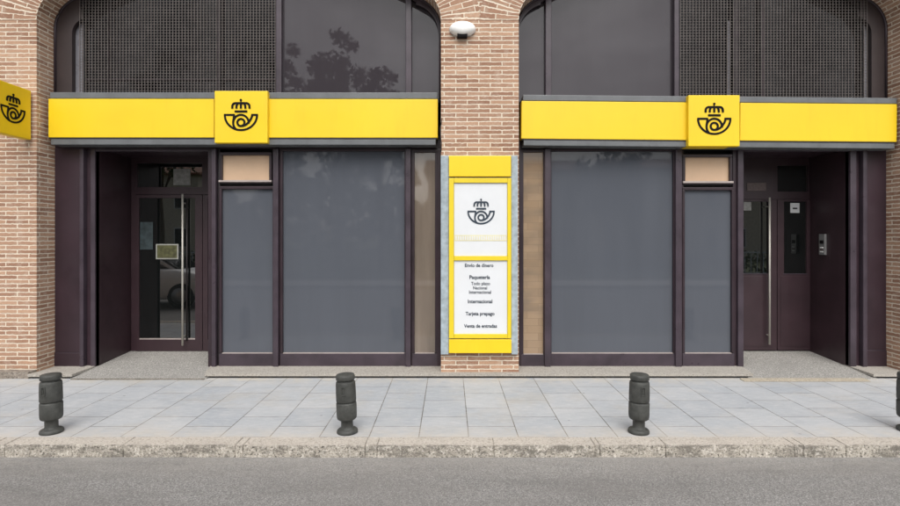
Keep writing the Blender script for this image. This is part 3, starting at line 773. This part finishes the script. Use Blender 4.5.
bl = [((-.852, -1.83, 0), -3, -2.2, 'dark iron bollard in front of the wide grey window left of the middle pillar'),
      ((1.567, -1.83, 0), 2, 1., 'dark iron bollard in front of the wide grey window right of the middle pillar'),
      ((3.845, -1.79, 0), 5, 0, 'short dark grey iron bollard cut off by the right edge of the photo')]
b0.rotation_euler = (math.radians(0), math.radians(-1.0), math.radians(-4))
for loc, rz, lean, lab in bl:
    c = b0.copy(); COL.objects.link(c); c.location = loc; c['label'] = lab
    c.rotation_euler = (0, math.radians(lean), math.radians(rz))
    for ch in b0.children:
        k = ch.copy(); COL.objects.link(k); k.parent = c

# ------------------------------------------------------------------ behind the photographer: seen in the glass
def tree(x, y, h, rad, lab, seed, dens=1.):
    r = random.Random(seed)
    t = empty('tree', (x, y, ROADZ), lab, 'tree', 'trees across the street')
    m = MB(); m.tube([(0, 0, 0), (.05, .02, h*.18), (-.05, .05, h*.36), (.1, 0, h*.6)], .20, 'bark', 10, .07)
    tips = []
    for i in range(9):
        a = r.uniform(0, 6.28); z0 = h*r.uniform(.25, .5); l = rad*r.uniform(.5, .95); z1 = h*r.uniform(.45, .8)
        e = (math.cos(a)*l, math.sin(a)*l, z1); tips.append(e)
        m.tube([(0, 0, z0), (e[0]*.45, e[1]*.45, z0+(z1-z0)*.4), e], .07, 'bark', 6, .02)
    m.build('trunk', t)
    c = MB(); bm = c.bm; k = c.mi('foliage')
    centres = []
    for i in range(int(46*dens)):
        b = tips[i % len(tips)]
        centres.append((b[0]*r.uniform(.3, 1.1)+r.gauss(0, rad*.18), b[1]*r.uniform(.3, 1.1)+r.gauss(0, rad*.18), min(h*.99, max(h*.3, b[2]+r.gauss(0, h*.10))), rad*r.uniform(.12, .26)))
    centres.append((rad*.25, 0, h*.94, rad*.16)); centres.append((rad*.12, 0, h*.86, rad*.24)); centres.append((0, 0, h*.76, rad*.3))
    for cx, cy, cz, cr in centres:
        for j in range(70):
            d = Vector((r.gauss(0, 1), r.gauss(0, 1), r.gauss(0, .75))); d = d.normalized()*cr*r.uniform(.3, 1.08)
            s = r.uniform(.09, .19); u = Vector((r.gauss(0, 1), r.gauss(0, 1), r.gauss(0, 1))).normalized(); v = u.orthogonal().normalized()*s*.6; u = u*s
            p = Vector((cx, cy, cz))+d
            f = bm.faces.new([bm.verts.new(p+q) for q in (-u, v, u, -v)]); f.material_index = k
    c.build('crown', t); return t
tree(-8.9, -22, 12.3, 2.3, 'leafy tree across the street, reflected beside the grille in the upper left glass', 1, 1.6)
tree(-6.0, -22.5, 12.8, 2.6, 'tallest leafy tree across the street, reflected in the upper left glass', 5, 1.35)
tree(-3.9, -24, 11.4, 2.3, 'small leafy tree across the street, reflected low in the upper left glass', 9, 1.5)
tree(-15.5, -21, 11.5, 3.4, 'leafy tree across the street, reflected in the glass of the left door', 12)
tree(9.5, -26, 8.0, 2.6, 'leafy tree across the street, reflected in the right glass', 15)
m = MB(); rr = random.Random(8)  # unseen wood added to darken the horizon mirrored in the door glass
for i in range(14000):
    x = rr.uniform(-90, 90); hh = 8.5+1.8*math.sin(x*.31)+1.2*math.sin(x*.83+1); z = hh*rr.uniform(0, 1)**.6; p = Vector((x, -62+rr.uniform(-2, 2), ROADZ+z))
    q = rr.uniform(.35, .8); u = Vector((rr.gauss(0, 1), rr.gauss(0, 1), rr.gauss(0, 1))).normalized(); v = u.orthogonal()*q*.6; u = u*q
    f = m.bm.faces.new([m.bm.verts.new(p+k) for k in (-u, v, u, -v)]); f.material_index = m.mi('foliage')
o = tag(m.build('added_wood'), 'unseen far-off belt of green trees, added behind the photographer to darken reflections', 'wood'); o['kind'] = 'stuff'
def far_house(x0, x1, y, h, lab, seed):
    t = empty('house', ((x0+x1)/2, y, ROADZ), lab, 'house', 'houses across the street'); w = (x1-x0)/2; r = random.Random(seed)
    m = MB(); m.box(-w, w, -7, 0, 0, h, 'house_wall'); m.build('wall', t)
    m = MB(); m.prism([(-7.4, h), (.4, h), (.4, h+.15), (-3.5, h+1.3), (-7.4, h+.15)], 'x', -w-.3, w+.3, 'roof_tile'); m.build('roof', t)
    n = int(w*2/2.6)
    for k in range(n):
        for z in (.9, 3.8):
            if z+1.6 > h: continue
            cx = -w+(k+.5)*2*w/n; m = MB(); m.box(cx-.5, cx+.5, .01, .06, z, z+1.5, 'sign_white', .01); f = m.build('window', t)
            m = MB(); m.box(cx-.42, cx+.42, .061, .07, z+.08, z+1.42, 'car_glass'); m.build('pane', f)
far_house(-1.5, 9.5, -31, 6.2, 'pale two storey house across the street, added to reflect faintly in the right grey window', 1)  # unseen houses on the right, added to give the panes reflections
far_house(12, 26, -33, 6.6, 'second pale house further right across the street, added for reflections', 2)
far_house(-32, -19, -33, 6.4, 'pale house far left across the street behind the tree', 3)
# railing on the far side
t = empty('railing', (0, -13.9, .02), 'low grey metal railing along the far side of the street', 'railing')
m = MB(); m.box(-26, 26, -.02, .02, .95, 1.0, 'galvanised'); m.box(-26, 26, -.018, .018, .12, .16, 'galvanised'); m.build('rail', t)
m = MB()
for k in range(-104, 105): m.box(k*.25-.012, k*.25+.012, -.012, .012, .161, .949, 'galvanised')
o = m.build('bar', t); o['kind'] = 'stuff'
m = MB(); rr = random.Random(4)
for i in range(9000):
    x = rr.uniform(-40, 40); z = rr.uniform(0, 1)**.7*(1.15+.12*math.sin(x*1.7)); p = Vector((x, -16+rr.uniform(-.5, .5)+.1, ROADZ+z))
    s = rr.uniform(.06, .14); u = Vector((rr.gauss(0, 1), rr.gauss(0, 1), rr.gauss(0, 1))).normalized(); v = u.orthogonal()*s*.6; u = u*s
    f = m.bm.faces.new([m.bm.verts.new(p+q) for q in (-u, v, u, -v)]); f.material_index = m.mi('foliage')
o = tag(m.build('hedge'), 'long low clipped green hedge along the far side of the street', 'hedge')
# parked car beside the photographer
t = empty('parked_car', (-7.75, -5.45, ROADZ), 'white parked car at the left beside the photographer, reflected in the left glass door', 'car')
def sect(x, pts): return [(x, y, z) for y, z in pts]
stations = [(-2.1, .45, .72, .60), (-2.0, .34, .92, .74), (-1.5, .24, .98, .84), (-.6, .22, .96, .86), (.4, .22, .95, .86), (1.2, .22, .93, .85), (1.75, .26, .82, .80), (2.05, .34, .68, .68), (2.12, .42, .58, .55)]
bm = bmesh.new(); rings = []
for x, z0, z1, hw in stations:
    sec = [(-hw*.9, z0), (-hw, z0+.12), (-hw, z0+(z1-z0)*.6), (-hw*.93, z1-.04), (-hw*.8, z1), (hw*.8, z1), (hw*.93, z1-.04), (hw, z0+(z1-z0)*.6), (hw, z0+.12), (hw*.9, z0)]
    rings.append([bm.verts.new((x, y, z)) for y, z in sec])
for a, b in zip(rings, rings[1:]):
    for i in range(10): f = bm.faces.new((a[i], a[(i+1) % 10], b[(i+1) % 10], b[i])); f.smooth = True
bm.faces.new(rings[0]); bm.faces.new(rings[-1][::-1]); bmesh.ops.recalc_face_normals(bm, faces=bm.faces[:])
m = MB(); m.add(bm, 'car_paint'); body = m.build('body', t)
m = MB(); m.prism([(-1.95, .9), (-1.6, 1.34), (-1.2, 1.44), (.1, 1.43), (.45, 1.33), (1.15, .9)], 'y', -.62, .62, 'car_paint'); m.build('roof', t)
m = MB(); m.prism([(-1.75, .95), (-1.5, 1.30), (-.5, 1.36), (.15, 1.34), (.95, .95)], 'y', -.66, .66, 'car_glass'); m.build('side_window', t)
m = MB(); m.prism([(1.19, .93), (.5, 1.35), (.46, 1.335), (1.14, .92)], 'y', -.58, .58, 'car_glass'); m.build('windscreen', t)
for wx in (-1.3, 1.32):
    for sy in (-1, 1):
        m = MB(); m.lathe([(.001, -.1), (.27, -.1), (.31, -.07), (.31, .07), (.27, .1), (.001, .1)], 'rubber', 28, (wx, sy*.76, .31), (1, 1, 1), 'y'); wh = m.build('wheel', t)
        m = MB(); m.lathe([(.001, -.012), (.19, -.012), (.19, .012), (.001, .012)], 'rim', 24, (wx, sy*.87, .31), (1, 1, 1), 'y'); m.build('rim', wh)
for sy in (-1, 1):
    m = MB(); m.box(1.9, 2.09, sy*.62-.12, sy*.62+.06, .56, .68, 'sign_white', .02); m.build('headlight', t)
    m = MB(); m.box(-2.12, -1.98, sy*.55-.1, sy*.55+.1, .66, .82, 'red_light', .02); m.build('tail_light', t)

# ------------------------------------------------------------------ light, sky, camera
SE, SR = math.radians(50), math.radians(176)
w = bpy.data.worlds.new('World'); S.world = w; w.use_nodes = True; nt = w.node_tree
bg = nt.nodes['Background']; sky = nt.nodes.new('ShaderNodeTexSky'); sky.sky_type = 'NISHITA'; sky.sun_disc = False
sky.sun_elevation = SE; sky.sun_rotation = SR; sky.dust_density = 4.; sky.air_density = 1.0
hs = nt.nodes.new('ShaderNodeHueSaturation'); hs.inputs['Saturation'].default_value = .30
L(nt, sky.outputs[0], hs.inputs['Color']); 
tcw = nt.nodes.new('ShaderNodeTexCoord'); mpw = nt.nodes.new('ShaderNodeMapping'); mpw.inputs['Scale'].default_value = (1.6, 1.6, 3.4); L(nt, tcw.outputs['Generated'], mpw.inputs[0])
cl = ramp(nt, noise(nt, mpw.outputs[0], 2.2, 7, .62), [(.32, .72), (.52, 1.0), (.70, 1.32)])
L(nt, mix(nt, hs.outputs[0], cl, 1., 'MULTIPLY'), bg.inputs[0]); bg.inputs[1].default_value = .15
sl = bpy.data.lights.new('sun', 'SUN'); sl.energy = 1.0; sl.angle = math.radians(50); sl.color = (1, .96, .90)
so = bpy.data.objects.new('sun', sl); COL.objects.link(so)
dv = Vector((math.sin(SR)*math.cos(SE), math.cos(SR)*math.cos(SE), math.sin(SE)))   # towards the sun
so.rotation_euler = dv.to_track_quat('Z', 'Y').to_euler(); so.location = dv*20
cam = bpy.data.cameras.new('camera'); co = bpy.data.objects.new('camera', cam); COL.objects.link(co)
co.location = (0, -DIST, EYE); co.rotation_euler = (math.radians(90), 0, 0)
cam.sensor_width = 36; cam.lens = 36*FPX/900; cam.shift_y = -16/900; cam.clip_end = 1200; cam.clip_start = .05
S.camera = co
S.view_settings.view_transform = 'Standard'; S.view_settings.look = 'None'; S.view_settings.gamma = 1; S.view_settings.use_curve_mapping = False
S.view_settings.exposure = .5
